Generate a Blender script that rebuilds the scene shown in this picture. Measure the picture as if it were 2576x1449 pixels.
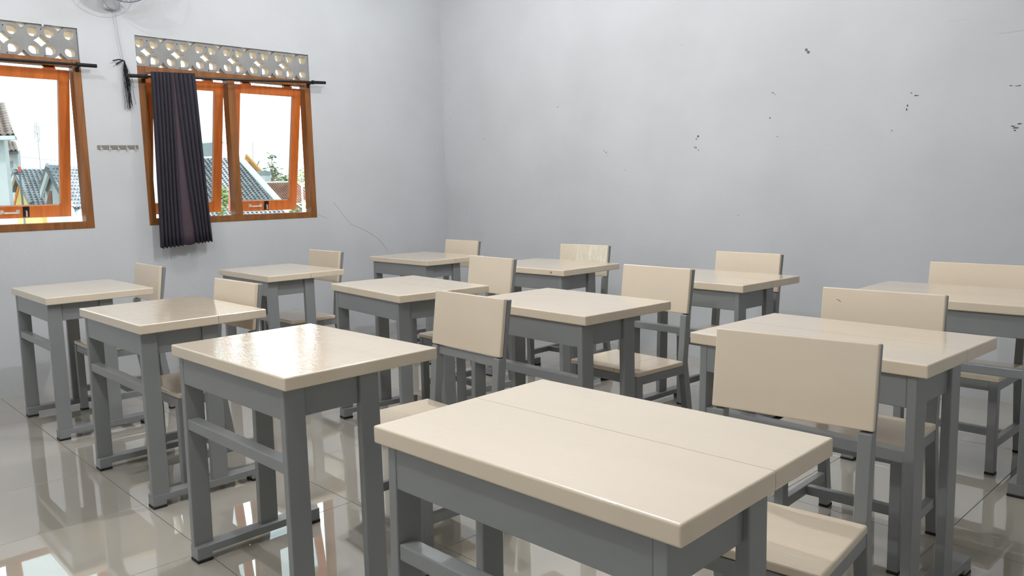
import bpy, bmesh, math, random
from mathutils import Vector, Matrix

random.seed(7)
scene = bpy.context.scene
COL = scene.collection
for o in list(bpy.data.objects):
    bpy.data.objects.remove(o)

# ------------------------------------------------------------------ camera
CAM = Vector((5.7631, -4.9010, 1.2308))
YAW, PITCH, ROLL, FPX = 0.7864, 0.1235, -0.0253, 1985.76
fw = Vector((-math.sin(YAW) * math.cos(PITCH), math.cos(YAW) * math.cos(PITCH), -math.sin(PITCH)))
rt0 = Vector((math.cos(YAW), math.sin(YAW), 0))
up0 = rt0.cross(fw)
rt = math.cos(ROLL) * rt0 + math.sin(ROLL) * up0
up = -math.sin(ROLL) * rt0 + math.cos(ROLL) * up0
cam_data = bpy.data.cameras.new('camera')
cam = bpy.data.objects.new('camera', cam_data)
COL.objects.link(cam)
M = Matrix.Identity(4)
for r in range(3):
    M[r][0], M[r][1], M[r][2], M[r][3] = rt[r], up[r], -fw[r], CAM[r]
cam.matrix_world = M
cam_data.sensor_fit = 'HORIZONTAL'
cam_data.sensor_width = 36.0
cam_data.lens = FPX / 2576.0 * 36.0
cam_data.clip_end = 500
scene.camera = cam

# ------------------------------------------------------------------ sky, sun, exposure
world = bpy.data.worlds.new('sky')
scene.world = world
world.use_nodes = True
bg = world.node_tree.nodes['Background']
bg.inputs[0].default_value = (0.82, 0.95, 1.0, 1)
bg.inputs[1].default_value = 3.6
sun_d = bpy.data.lights.new('sun', 'SUN')
sun_d.energy = 2.2
sun_d.angle = 0.05
sun_d.color = (1, 0.95, 0.86)
sun = bpy.data.objects.new('sun', sun_d)
COL.objects.link(sun)
sun.rotation_euler = Vector((-0.25, 0.62, -0.75)).to_track_quat('-Z', 'Y').to_euler()
scene.view_settings.view_transform = 'Standard'
scene.view_settings.look = 'None'
scene.view_settings.gamma = 1
scene.view_settings.exposure = 0.0
scene.view_settings.use_curve_mapping = False
LAMP_W = 71.0                       # radiant power of the ceiling bulbs
LAMPS = [((1.35, -1.40, 3.08), 0.34), ((1.45, -4.12, 3.08), 0.50), ((4.10, -4.70, 3.08), 1.00), ((3.05, -2.35, 3.08), 1.22)]  # last bulb is an added fill that brightens the back wall and middle desks


# ------------------------------------------------------------------ materials
def lin(r, g, b):
    f = lambda c: (c / 255 / 12.92) if c / 255 <= 0.04045 else ((c / 255 + 0.055) / 1.055) ** 2.4
    return (f(r), f(g), f(b), 1)


def mat(name, col, rough=0.5, metal=0.0, coat=0.0, coat_rough=0.05, spec=0.5, vary=0.0, vscale=4.0, bump=0.0, bscale=30.0,
        stretch=(1, 1, 1), col2=None, rvary=0.0, bump2=0.0, b2scale=6.0, emit=None):
    m = bpy.data.materials.new(name)
    m.use_nodes = True
    nt = m.node_tree
    b = nt.nodes['Principled BSDF']
    b.inputs['Base Color'].default_value = col
    b.inputs['Roughness'].default_value = rough
    b.inputs['Metallic'].default_value = metal
    b.inputs['Specular IOR Level'].default_value = spec
    b.inputs['Coat Weight'].default_value = coat
    b.inputs['Coat Roughness'].default_value = coat_rough
    if emit:
        b.inputs['Emission Color'].default_value = emit[0]
        b.inputs['Emission Strength'].default_value = emit[1]
    need = vary or bump or bump2 or col2 or rvary
    if need:
        tc = nt.nodes.new('ShaderNodeTexCoord')
        mp = nt.nodes.new('ShaderNodeMapping')
        mp.inputs['Scale'].default_value = stretch
        oi = nt.nodes.new('ShaderNodeObjectInfo')
        mul = nt.nodes.new('ShaderNodeVectorMath'); mul.operation = 'MULTIPLY_ADD'
        comb = nt.nodes.new('ShaderNodeCombineXYZ')
        for k in range(3):
            nt.links.new(oi.outputs['Random'], comb.inputs[k])
        mul.inputs[1].default_value = (7, 5, 3)
        nt.links.new(comb.outputs[0], mul.inputs[0])
        nt.links.new(tc.outputs['Object'], mul.inputs[2])
        nt.links.new(mul.outputs[0], mp.inputs[0])
    if vary or col2:
        n = nt.nodes.new('ShaderNodeTexNoise')
        n.inputs['Scale'].default_value = vscale
        n.inputs['Detail'].default_value = 4
        nt.links.new(mp.outputs[0], n.inputs['Vector'])
        rp = nt.nodes.new('ShaderNodeValToRGB')
        rp.color_ramp.elements[0].position = 0.35
        rp.color_ramp.elements[1].position = 0.68
        c2 = col2 if col2 else tuple(c * (1 - vary) for c in col[:3]) + (1,)
        rp.color_ramp.elements[0].color = c2
        rp.color_ramp.elements[1].color = col
        nt.links.new(n.outputs[0], rp.inputs[0])
        nt.links.new(rp.outputs[0], b.inputs['Base Color'])
        if rvary:
            mr = nt.nodes.new('ShaderNodeMapRange')
            mr.inputs[3].default_value = rough - rvary
            mr.inputs[4].default_value = rough + rvary
            nt.links.new(n.outputs[0], mr.inputs[0])
            nt.links.new(mr.outputs[0], b.inputs['Roughness'])
    last = None
    for st, sc in ((bump, bscale), (bump2, b2scale)):
        if st:
            n = nt.nodes.new('ShaderNodeTexNoise')
            n.inputs['Scale'].default_value = sc
            n.inputs['Detail'].default_value = 3
            nt.links.new(mp.outputs[0], n.inputs['Vector'])
            bp = nt.nodes.new('ShaderNodeBump')
            bp.inputs['Strength'].default_value = st
            bp.inputs['Distance'].default_value = 0.01
            nt.links.new(n.outputs[0], bp.inputs['Height'])
            if last:
                nt.links.new(last.outputs[0], bp.inputs['Normal'])
            last = bp
    if last:
        nt.links.new(last.outputs[0], b.inputs['Normal'])
        nt.links.new(last.outputs[0], b.inputs['Coat Normal'])
    return m


MAT = {}
MAT['cream'] = mat('cream_enamel', (0.80, 0.675, 0.52, 1), rough=0.42, coat=0.9, coat_rough=0.04, vary=0.05, vscale=2.5,
                   bump=0.05, bscale=7, stretch=(1, 3.0, 1), bump2=0.035, b2scale=40)
MAT['cream_gloss'] = mat('cream_thick_varnish', (0.82, 0.73, 0.56, 1), rough=0.22, coat=1.0, coat_rough=0.04, vary=0.06, vscale=3,
                         bump=0.35, bscale=7, stretch=(2.2, 2.2, 0.9), bump2=0.1, b2scale=30)
MAT['cream_gloss'].node_tree.nodes['Principled BSDF'].inputs['Coat IOR'].default_value = 2.4
MAT['cream_ripple'] = mat('cream_rippled_enamel', (0.80, 0.675, 0.52, 1), rough=0.40, coat=1.0, coat_rough=0.03, vary=0.06, vscale=2.5,
                          bump=0.075, bscale=10, stretch=(1, 2.6, 1), bump2=0.05, b2scale=60)
MAT['grey'] = mat('grey_enamel', (0.258, 0.268, 0.269, 1), rough=0.34, coat=0.25, coat_rough=0.15, vary=0.06, vscale=5, bump=0.05, bscale=25)
MAT['rubber'] = mat('black_rubber', (0.012, 0.012, 0.012, 1), rough=0.6)
MAT['wall'] = mat('white_plaster', (0.632, 0.645, 0.668, 1), rough=0.5, spec=0.4, col2=(0.582, 0.592, 0.608, 1), vscale=1.6,
                  bump=0.10, bscale=28, bump2=0.22, b2scale=3.5)
MAT['ceiling'] = mat('ceiling_paint', (0.72, 0.72, 0.72, 1), rough=0.8)
MAT['wall_far'] = mat('grey_green_wall_paint', (0.58, 0.59, 0.58, 1), rough=0.7)
MAT['tile'] = mat('polished_tile', (0.455, 0.415, 0.355, 1), rough=0.03, coat=1.0, coat_rough=0.012, spec=0.85, vary=0.07, vscale=2.2, bump=0.003, bscale=4)
MAT['grout'] = mat('dark_grout', (0.05, 0.045, 0.04, 1), rough=0.9)
MAT['frame'] = mat('brown_varnished_wood', lin(150, 92, 38), rough=0.5, coat=0.05, vary=0.35, vscale=6, stretch=(6, 6, 0.7), bump=0.05, bscale=20)
MAT['sash'] = mat('orange_varnished_wood', lin(222, 118, 46), rough=0.45, coat=0.1, vary=0.25, vscale=6, stretch=(6, 6, 0.8), bump=0.03, bscale=20)
MAT['concrete'] = mat('cast_concrete', (0.34, 0.34, 0.335, 1), rough=0.85, vary=0.15, vscale=9, bump=0.25, bscale=60)
MAT['hole_paint'] = mat('cream_outdoor_paint', (0.78, 0.67, 0.53, 1), rough=0.8, vary=0.2, vscale=25)
MAT['black_metal'] = mat('black_metal', (0.015, 0.015, 0.016, 1), rough=0.35, metal=0.3)
MAT['chrome'] = mat('chrome', (0.85, 0.83, 0.78, 1), rough=0.25, metal=0.6)
MAT['steel'] = mat('brushed_steel', (0.24, 0.225, 0.20, 1), rough=0.4, metal=0.3)
MAT['curtain'] = mat('dark_grey_violet_cloth', (0.034, 0.030, 0.043, 1), rough=0.85, vary=0.15, vscale=12, bump=0.15, bscale=300)
MAT['plum'] = mat('plum_cloth', (0.072, 0.047, 0.062, 1), rough=0.8, bump=0.15, bscale=300)
MAT['black_fibre'] = mat('black_cord', (0.012, 0.012, 0.012, 1), rough=0.8)
MAT['cord'] = mat('grey_string', (0.30, 0.30, 0.30, 1), rough=0.8)
MAT['fan_plastic'] = mat('grey_white_plastic', (0.55, 0.55, 0.57, 1), rough=0.4)
MAT['fan_blade'] = mat('smoky_blue_plastic', (0.30, 0.32, 0.38, 1), rough=0.3)
MAT['wire'] = mat('blue_grey_wire', (0.18, 0.19, 0.27, 1), rough=0.4, metal=0.4)
MAT['chip'] = mat('exposed_dark_plaster', (0.10, 0.10, 0.10, 1), rough=0.9, vary=0.3, vscale=60)
MAT['scuff'] = mat('grey_scuff', (0.61, 0.61, 0.62, 1), rough=0.6)
# outdoors
MAT['roof_grey'] = mat('grey_roof_tile', (0.33, 0.35, 0.375, 1), rough=0.6, vary=0.45, vscale=3.0)
MAT['roof_brown'] = mat('brown_grey_roof_tile', (0.40, 0.31, 0.27, 1), rough=0.7, vary=0.35, vscale=2.0)
MAT['roof_red'] = mat('red_clay_tile', (0.44, 0.25, 0.19, 1), rough=0.7, vary=0.3, vscale=2.0)
MAT['verge'] = mat('white_verge_board', (0.62, 0.65, 0.65, 1), rough=0.6)
MAT['house_white'] = mat('pale_house_wall', (0.56, 0.585, 0.58, 1), rough=0.8, vary=0.08, vscale=0.6)
MAT['house_yellow'] = mat('yellow_house_wall', (0.62, 0.44, 0.13, 1), rough=0.8)
MAT['house_orange'] = mat('orange_house_wall', (0.62, 0.33, 0.10, 1), rough=0.8)
MAT['brick'] = mat('red_brick_face', (0.33, 0.17, 0.13, 1), rough=0.9, vary=0.3, vscale=3)
MAT['tank'] = mat('grey_concrete_tank', (0.26, 0.31, 0.335, 1), rough=0.8, vary=0.2, vscale=2)
MAT['leaf'] = mat('yellow_green_leaf', (0.26, 0.36, 0.09, 1), rough=0.6, vary=0.4, vscale=0.8)  # the leaves' own yellow-green, varied at random
MAT['leaf_pale'] = mat('pale_leaf', (0.27, 0.31, 0.16, 1), rough=0.6, vary=0.3, vscale=0.8)
MAT['bark'] = mat('bark', (0.40, 0.38, 0.33, 1), rough=0.9)
MAT['soffit'] = mat('cream_soffit', (0.86, 0.76, 0.60, 1), rough=0.8, vary=0.15, vscale=5)
MAT['ground'] = mat('pale_ground', (0.45, 0.43, 0.38, 1), rough=0.9, vary=0.3, vscale=0.2)
MAT['white_pipe'] = mat('white_paint', (0.8, 0.8, 0.78, 1), rough=0.5)
MAT['grey_pipe'] = mat('dark_grey_pipe', (0.12, 0.13, 0.14, 1), rough=0.5)
MAT['pale_metal'] = mat('weathered_metal', (0.20, 0.22, 0.22, 1), rough=0.6)
MAT['red_cap'] = mat('red_cap', (0.6, 0.08, 0.04, 1), rough=0.5)


def glass_mat():
    m = bpy.data.materials.new('tinted_glass')
    m.use_nodes = True
    nt = m.node_tree
    nt.nodes.remove(nt.nodes['Principled BSDF'])
    out = nt.nodes['Material Output']
    tr = nt.nodes.new('ShaderNodeBsdfTransparent'); tr.inputs[0].default_value = (0.70, 0.725, 0.72, 1)
    gl = nt.nodes.new('ShaderNodeBsdfGlossy'); gl.inputs['Roughness'].default_value = 0.02
    fr = nt.nodes.new('ShaderNodeFresnel'); fr.inputs[0].default_value = 1.45
    mx = nt.nodes.new('ShaderNodeMixShader')
    nt.links.new(fr.outputs[0], mx.inputs[0])
    nt.links.new(tr.outputs[0], mx.inputs[1])
    nt.links.new(gl.outputs[0], mx.inputs[2])
    nt.links.new(mx.outputs[0], out.inputs[0])
    return m


MAT['glass'] = glass_mat()


# ------------------------------------------------------------------ mesh helpers
class MB:
    def __init__(s):
        s.v, s.f = [], []

    def box(s, a, b):
        x0, y0, z0 = a; x1, y1, z1 = b
        n = len(s.v)
        s.v += [(x0, y0, z0), (x1, y0, z0), (x1, y1, z0), (x0, y1, z0), (x0, y0, z1), (x1, y0, z1), (x1, y1, z1), (x0, y1, z1)]
        s.f += [tuple(n + i for i in q) for q in ((0, 3, 2, 1), (4, 5, 6, 7), (0, 1, 5, 4), (1, 2, 6, 5), (2, 3, 7, 6), (3, 0, 4, 7))]
        return s

    def prism(s, poly, axis, a, b):
        """poly in the two remaining axes (in xyz order), extruded along axis from a to b"""
        n, k = len(s.v), len(poly)
        def P(p, t):
            q = list(p); q.insert(axis, t); return tuple(q)
        s.v += [P(p, a) for p in poly] + [P(p, b) for p in poly]
        s.f.append(tuple(range(n, n + k)))
        s.f.append(tuple(range(n + 2 * k - 1, n + k - 1, -1)))
        for i in range(k):
            j = (i + 1) % k
            s.f.append((n + j, n + i, n + k + i, n + k + j))
        return s

    def hexa(s, bottom, top):
        n = len(s.v)
        s.v += [tuple(p) for p in bottom] + [tuple(p) for p in top]
        s.f += [tuple(n + i for i in q) for q in ((0, 3, 2, 1), (4, 5, 6, 7), (0, 1, 5, 4), (1, 2, 6, 5), (2, 3, 7, 6), (3, 0, 4, 7))]
        return s

    def tube(s, path, r, n=8, caps=True):
        path = [Vector(p) for p in path]
        rings = []
        prev = None
        for i, p in enumerate(path):
            d = (path[min(i + 1, len(path) - 1)] - path[max(i - 1, 0)]).normalized()
            if prev is None:
                a = Vector((0, 0, 1)) if abs(d.z) < 0.9 else Vector((1, 0, 0))
                u = d.cross(a).normalized()
            else:
                u = (prev - d * prev.dot(d)).normalized()
            prev = u
            w = d.cross(u)
            rr = r[i] if isinstance(r, (list, tuple)) else r
            ring = []
            for k in range(n):
                t = 2 * math.pi * k / n
                ring.append(len(s.v)); s.v.append(tuple(p + u * rr * math.cos(t) + w * rr * math.sin(t)))
            rings.append(ring)
        for a, b in zip(rings, rings[1:]):
            for k in range(n):
                s.f.append((a[k], a[(k + 1) % n], b[(k + 1) % n], b[k]))
        if caps:
            s.f.append(tuple(rings[0][::-1])); s.f.append(tuple(rings[-1]))
        return s

    def quad(s, *p):
        n = len(s.v); s.v += [tuple(q) for q in p]; s.f.append(tuple(range(n, n + len(p))))
        return s

    def mesh(s, name, m, bevel=0.0, seg=2, smooth=False, sel=None):
        me = bpy.data.meshes.new(name)
        me.from_pydata(s.v, [], s.f)
        bm = bmesh.new(); bm.from_mesh(me)
        bmesh.ops.recalc_face_normals(bm, faces=bm.faces)
        if bevel:
            es = [e for e in bm.edges if (sel is None or sel(e)) and e.is_manifold and e.calc_face_angle(0) > 0.5]
            bmesh.ops.bevel(bm, geom=es, offset=bevel, segments=seg, profile=0.5, affect='EDGES')
        if smooth:
            for f in bm.faces: f.smooth = True
        bm.to_mesh(me); bm.free()
        if m: me.materials.append(MAT[m])
        return me


def obj(name, me, parent=None, loc=(0, 0, 0), rotz=0.0):
    o = bpy.data.objects.new(name, me)
    COL.objects.link(o)
    o.location = loc
    o.rotation_euler = (0, 0, rotz)
    if parent: o.parent = parent
    return o


def tag(o, label=None, cat=None, group=None, kind=None):
    if label: o['label'] = label
    if cat: o['category'] = cat
    if group: o['group'] = group
    if kind: o['kind'] = kind
    return o


def thing(name, label, cat, loc=(0, 0, 0), rotz=0.0, group=None):
    return tag(obj(name, None, None, loc, rotz), label, cat, group)


def copy_tree(o, parent=None):
    c = o.copy(); COL.objects.link(c); c.parent = parent
    for ch in list(o.children): copy_tree(ch, c)
    return c


def cr(y, z):  # small helper for prisms along x
    return (y, z)


# ------------------------------------------------------------------ room shell
RX, RY, RZ = 7.2, -6.3, 3.3
W2 = (-2.749, -1.403); W1 = (-4.455, -3.109)
ZB, ZF, ZT = 1.047, 2.148, 2.352      # sill bottom, head top, lattice top
WT = 0.115
m = MB()
m.box((-WT, RY - 0.1, -0.05), (0, 0.1, ZB)).box((-WT, RY - 0.1, ZT), (0, 0.1, RZ + 0.1))
for a, b in ((RY - 0.1, W1[0]), (W1[1], W2[0]), (W2[1], 0.1)):
    m.box((-WT, a, ZB), (0, b, ZT))
wall_left = tag(obj('wall_left', m.mesh('wall_left', 'wall')), kind='structure')
wall_back = tag(obj('wall_back', MB().box((0, 0, -0.05), (RX + 0.1, 0.12, RZ + 0.1)).mesh('wall_back', 'wall')), kind='structure')
tag(obj('wall_right', MB().box((RX, RY, -0.05), (RX + 0.12, 0, RZ + 0.1)).mesh('wall_right', 'wall_far')), kind='structure')
tag(obj('wall_front', MB().box((0, RY - 0.12, -0.05), (RX + 0.1, RY, RZ + 0.1)).mesh('wall_front', 'wall_far')), kind='structure')
tag(obj('ceiling', MB().box((0, RY, RZ), (RX, 0, RZ + 0.1)).mesh('ceiling', 'ceiling')), kind='structure')
floor = tag(obj('floor', MB().box((-0.05, RY - 0.05, -0.06), (RX + 0.05, 0.05, -0.0022)).mesh('floor', 'grout')), kind='structure')
# floor tiles, 60 cm, laid very slightly askew
ang = -0.021; ca, sa = math.cos(ang), math.sin(ang)
tile_me = MB().box((-0.2989, -0.2989, -0.010), (0.2989, 0.2989, 0)).mesh('floor_tile', 'tile', bevel=0.0006, seg=1)
for i in range(-6, 10):
    for j in range(-6, 9):
        lx, ly = (i + 0.5) * 0.6, (j + 0.5) * 0.6
        x, y = 2.517 + ca * lx - sa * ly, -3.803 + sa * lx + ca * ly
        if -0.24 < x < RX + 0.2 and RY - 0.2 < y < 0.24:
            obj('floor_tile', tile_me, floor, (x, y, 0), ang)


# ------------------------------------------------------------------ windows
def window(name, y0, y1, openings):
    """brown frame with a mullion, top-hung orange sashes pushed open at the bottom"""
    w = tag(obj(name, None, None, (0, (y0 + y1) / 2, ZB)), kind='structure')
    oy, oz = (y0 + y1) / 2, ZB
    J, D = 0.050, 0.082
    def part(nm, a, b, mt='frame'):
        return obj(nm, MB().box((a[0], a[1] - oy, a[2] - oz), (b[0], b[1] - oy, b[2] - oz)).mesh(nm, mt, bevel=0.003), w)
    part('jamb', (-D, y0, ZB), (0.004, y0 + J, ZF))
    part('jamb', (-D, y1 - J, ZB), (0.004, y1, ZF))
    part('sill', (-D, y0 + J, ZB), (0.004, y1 - J, ZB + 0.047))
    part('head', (-D, y0 + J, ZF - 0.045), (0.004, y1 - J, ZF))
    ym = (y0 + y1) / 2
    part('mullion', (-D, ym - 0.028, ZB + 0.047), (0.004, ym + 0.028, ZF - 0.045))
    # sashes
    for (a, b), angle in zip(((y0 + J + 0.006, ym - 0.034), (ym + 0.034, y1 - J - 0.006)), openings):
        W = b - a; H = 0.985; T = 0.036; S = 0.066; B = 0.082
        m = MB()
        m.box((-T / 2, -W / 2, -H), (T / 2, -W / 2 + S, 0)).box((-T / 2, W / 2 - S, -H), (T / 2, W / 2, 0))
        m.box((-T / 2, -W / 2 + S, -S), (T / 2, W / 2 - S, 0)).box((-T / 2, -W / 2 + S, -H), (T / 2, W / 2 - S, -H + B))
        s = obj('sash', m.mesh('sash', 'sash', bevel=0.0025), w, (-0.062, (a + b) / 2 - oy, ZF - 0.062 - oz))
        s.rotation_euler = (0, angle, 0)
        obj('glass_pane', MB().box((-0.0025, -W / 2 + S - 0.004, -H + B - 0.004), (0.0025, W / 2 - S + 0.004, -S + 0.004)).mesh('glass_pane', 'glass'), s)
        x = T / 2
        # chrome pull handle and black latch
        hb = MB()
        zc, yc = -H + B * 0.55, -0.02 - 0.06
        hb.tube([(x, yc - 0.045, zc), (x + 0.022, yc - 0.035, zc), (x + 0.024, yc + 0.035, zc), (x, yc + 0.045, zc)], 0.0055, 8)
        hb.box((x, yc - 0.058, zc - 0.014), (x + 0.003, yc - 0.036, zc + 0.014)).box((x, yc + 0.036, zc - 0.014), (x + 0.003, yc + 0.058, zc + 0.014))
        obj('handle', hb.mesh('handle', 'chrome', smooth=False), s)
        yl = yc + 0.095
        la = obj('latch_plate', MB().box((x, yl - 0.019, -H + 0.008), (x + 0.004, yl + 0.019, -H + 0.078)).mesh('latch_plate', 'black_metal', bevel=0.001), s)
        lv = MB()
        lv.tube([(x + 0.004, yl, -H + 0.05), (x + 0.016, yl, -H + 0.05), (x + 0.018, yl, -H + 0.015)], 0.005, 8)
        obj('latch_lever', lv.mesh('latch_lever', 'chrome'), s)
        for hy in (-W * 0.3, W * 0.3):
            obj('hinge', MB().box((-T / 2 - 0.002, hy - 0.035, -0.001), (T / 2, hy + 0.035, 0.014)).mesh('hinge', 'sash'), s)
    # cast breeze blocks above the head
    P = 0.2100; zc = (ZF + ZT) / 2
    hw, hh = P / 2, (ZT - ZF) / 2 - 0.001
    def notch(side, d, h, n=6):
        # concave half-star: from +h to tip to -h along the side
        pts = []
        for i in range(n + 1):
            t = i / n; pts.append((d * t ** 1.12, h * (1 - t) ** 1.30))
        return pts + [(p[0], -p[1]) for p in pts[-2::-1]]
    def block_mesh(left_cut, right_notch, left_notch):
        cu = bpy.data.curves.new('b', 'CURVE'); cu.dimensions = '2D'; cu.fill_mode = 'BOTH'; cu.extrude = 0.035
        xl = left_cut if left_cut is not None else -hw
        out = [(-0.032, -hh)] if left_cut is None else []
        # counter-clockwise outline, starting at bottom left corner
        out = [(xl, -hh)]
        if left_cut is None:
            out += [(-0.038, -hh)] + [(-p[1], -hh + p[0]) for p in notch(0, 0.040, 0.037)][1:-1] + [(0.038, -hh)]
        out += [(hw, -hh)]
        if right_notch: out += [(hw - p[0], -p[1]) for p in notch(0, 0.046, 0.041)]
        out += [(hw, hh)]
        if left_cut is None:
            out += [(p[1], hh - p[0]) for p in notch(0, 0.040, 0.037)]
        out += [(xl, hh)]
        if left_notch: out += [(-hw + p[0], p[1]) for p in notch(0, 0.046, 0.041)]
        loops = [out]
        for sx in (-1, 1):
            if left_cut is not None and sx < 0: continue
            for sz in (-1, 1):
                c = (sx * 0.0565, sz * 0.054); R = 0.029
                pts = []
                a0 = math.atan2(sz, sx)
                for i in range(17):
                    t = a0 + math.radians(50) + (2 * math.pi - math.radians(100)) * i / 16
                    pts.append((c[0] + R * math.cos(t), c[1] + R * math.sin(t)))
                tip = R * 1.36
                pts.append((c[0] + tip * math.cos(a0), c[1] + tip * math.sin(a0)))
                loops.append(pts[::-1])
        for lp in loops:
            # drop doubled points
            q = [lp[0]]
            for p in lp[1:]:
                if math.hypot(p[0] - q[-1][0], p[1] - q[-1][1]) > 1e-4: q.append(p)
            sp = cu.splines.new('POLY'); sp.points.add(len(q) - 1); sp.use_cyclic_u = True
            for pt, p in zip(sp.points, q): pt.co = (p[0], p[1], 0, 1)
        tmp = bpy.data.objects.new('tmp', cu); COL.objects.link(tmp)
        dg = bpy.context.evaluated_depsgraph_get()
        me = bpy.data.meshes.new_from_object(tmp.evaluated_get(dg))
        bpy.data.objects.remove(tmp); bpy.data.curves.remove(cu)
        # curve plane (u,v) -> (y,z); extrusion -> x
        for vt in me.vertices:
            u, v_, e = vt.co; vt.co = (e, u, v_)
        bm = bmesh.new(); bm.from_mesh(me); bmesh.ops.recalc_face_normals(bm, faces=bm.faces); bm.to_mesh(me); bm.free()
        me.materials.clear(); me.materials.append(MAT['concrete']); me.materials.append(MAT['hole_paint'])
        for p in me.polygons:
            p.use_smooth = False
            p.material_index = 0 if abs(p.normal.x) > 0.5 else 1
        return me
    full = block_mesh(None, True, True)
    endb = block_mesh(None, False, True)
    yb = y0 + 0.083
    part_cut = block_mesh(hw - 0.083 + 0.0005, True, False)
    X = -0.049
    pc = obj('breeze_block', part_cut, w, (X, yb - hw - oy, zc - oz))
    n = 6
    for k in range(n):
        obj('breeze_block', endb if k == n - 1 else full, w, (X, yb + hw + k * P - oy, zc - oz))
    # nail holes in the blocks
    for k in range(n + 1):
        obj('nail_hole', NAIL, w, (-0.0145, yb + k * P - oy + 0.002, ZT - 0.028 - oz))
        obj('nail_hole', NAIL, w, (-0.0145, yb + k * P - oy + 0.012, ZF + 0.010 - oz))
    return w


NAIL = MB().tube([(-0.002, 0, 0), (0.0012, 0, 0)], 0.0042, 8).mesh('nail_hole', 'rubber')
window('window_1', W1[0], W1[1], (0.235, 0.245))
window('window_2', W2[0], W2[1], (0.195, 0.185))
# eave soffit outside, above the windows
tag(obj('trim_1', MB().box((-0.95, -7.5, 2.50), (-WT, 1.0, 2.58)).box((-1.0, -7.5, 2.463), (-0.95, 1.0, 2.62)).mesh('trim_1', 'soffit')), kind='structure')

# ------------------------------------------------------------------ wall marks
def flake(wall, pts, mt='chip', t=0.0012, name='paint_chip'):
    """thin irregular patch lying on the back wall (pts are x, z)"""
    m = MB().prism(pts, 1, -t, 0.0)
    return obj(name, m.mesh(name, mt), wall)


def chip(x, z, sx, sz, seed, n=9, mt='chip'):
    rnd = random.Random(seed)
    pts = []
    for i in range(n):
        a = 2 * math.pi * i / n
        r = rnd.uniform(0.2, 0.85)
        pts.append((x + sx * r * math.cos(a), z + sz * r * math.sin(a)))
    flake(wall_back, pts, mt)


for i, (x, z, sx, sz) in enumerate([(1.429, 1.886, .014, .005), (1.44, 1.90, .004, .004), (2.735, 1.572, .012, .018), (2.72, 1.553, .008, .010),
        (2.715, 1.49, .014, .012), (2.735, 1.475, .012, .010), (2.705, 1.497, .005, .012), (3.268, 1.652, .009, .014), (3.285, 1.812, .014, .005), (3.30, 1.80, .005, .008),
        (4.112, 1.655, .006, .016), (4.108, 1.635, .007, .012), (4.157, 1.708, .018, .006), (4.13, 1.725, .006, .004),
        (4.645, 1.50, .018, .006), (4.66, 1.49, .022, .008), (4.675, 1.51, .014, .007), (4.655, 1.478, .01, .006), (4.625, 1.712, .016, .004), (4.66, 1.708, .022, .004),
        (0.543, 1.687, .008, .006), (1.90, 1.515, .005, .009), (1.92, 1.50, .006, .012), (1.935, 1.475, .008, .005), (2.10, 1.36, .004, .004),
        (3.32, 1.53, .006, .005), (4.03, 1.52, .006, .006), (0.10, 1.90, .006, .005), (0.09, 2.16, .005, .004), (0.28, 1.02, .005, .006),
        (2.60, 2.21, .004, .004), (3.05, 1.02, .006, .004)]):
    chip(x, z, sx, sz, 40 + i)
for i, (x, z, sx, sz) in enumerate([(1.62, 2.068, .10, .006), (2.986, 2.026, .07, .006), (4.36, 2.093, .08, .008), (4.60, 1.99, .12, .008), (3.78, 2.005, .03, .004), (1.62, 2.29, .05, .005), (4.66, 1.346, .06, .006)]):
    chip(x, z, sx, sz, 90 + i, 11, 'scuff')
for x, z in ((3.503, 2.052), (3.516, 2.036)):
    obj('screw_hole', MB().tube([(x, 0.0, z), (x, -0.003, z)], 0.0085, 12).mesh('screw_hole', 'grey_pipe'), wall_back)
# hairline crack on the window wall
def HW(px, py):
    d = fw + rt * ((px - 1288) / FPX) - up * ((py - 724.5) / FPX)
    t = -CAM.x / d.x
    return CAM + d * t
crack = [(802, 541), (822, 549), (838, 508), (850, 522), (866, 545), (884, 565), (905, 573), (930, 586), (948, 598), (962, 612), (975, 632)]
obj('plaster_crack', MB().tube([HW(*p) + Vector((0.0003, 0, 0)) for p in crack[:2]], 0.0008, 4).tube([HW(*p) + Vector((0.0003, 0, 0)) for p in crack[2:]], 0.0008, 4).mesh('plaster_crack', 'chip'), wall_left)
for k, (px, py) in enumerate([(97, 55), (107, 62), (104, 46)]):
    c = HW(px, py)
    obj('paint_chip', MB().prism([(c.y + 0.012 * math.cos(a + k) * (0.4 + 0.6 * ((i * 7 + k) % 3) / 2), c.z + 0.022 * math.sin(a + k) * (0.4 + 0.6 * ((i * 5 + k) % 4) / 3)) for i, a in enumerate([0, .9, 1.8, 2.7, 3.6, 4.5, 5.4])], 0, 0.0, 0.001).mesh('paint_chip', 'scuff'), wall_left)

# ------------------------------------------------------------------ desks
DW, DD, DH, DT = 0.748, 0.525, 0.75, 0.0375
ox, oy_ = DW / 2, DD / 2


def D(a, b):
    return (a[0] - ox, a[1] - oy_, a[2]), (b[0] - ox, b[1] - oy_, b[2])


def dbox(name, mt, a, b, bevel=0.003, sel=None, seg=2):
    p, q = D(a, b)
    return MB().box(p, q).mesh(name, mt, bevel=bevel, sel=sel, seg=seg)


def slab(name, y0, y1, seam_lo, seam_hi, mt='cream'):
    p, q = D((0, y0, DH - DT), (DW, y1, DH))
    def sel(e):
        my = (e.verts[0].co.y + e.verts[1].co.y) / 2
        if seam_lo and abs(my - p[1]) < 1e-5: return False
        if seam_hi and abs(my - q[1]) < 1e-5: return False
        return True
    return MB().box(p, q).mesh(name, mt, bevel=0.0045, seg=3, sel=sel)


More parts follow.
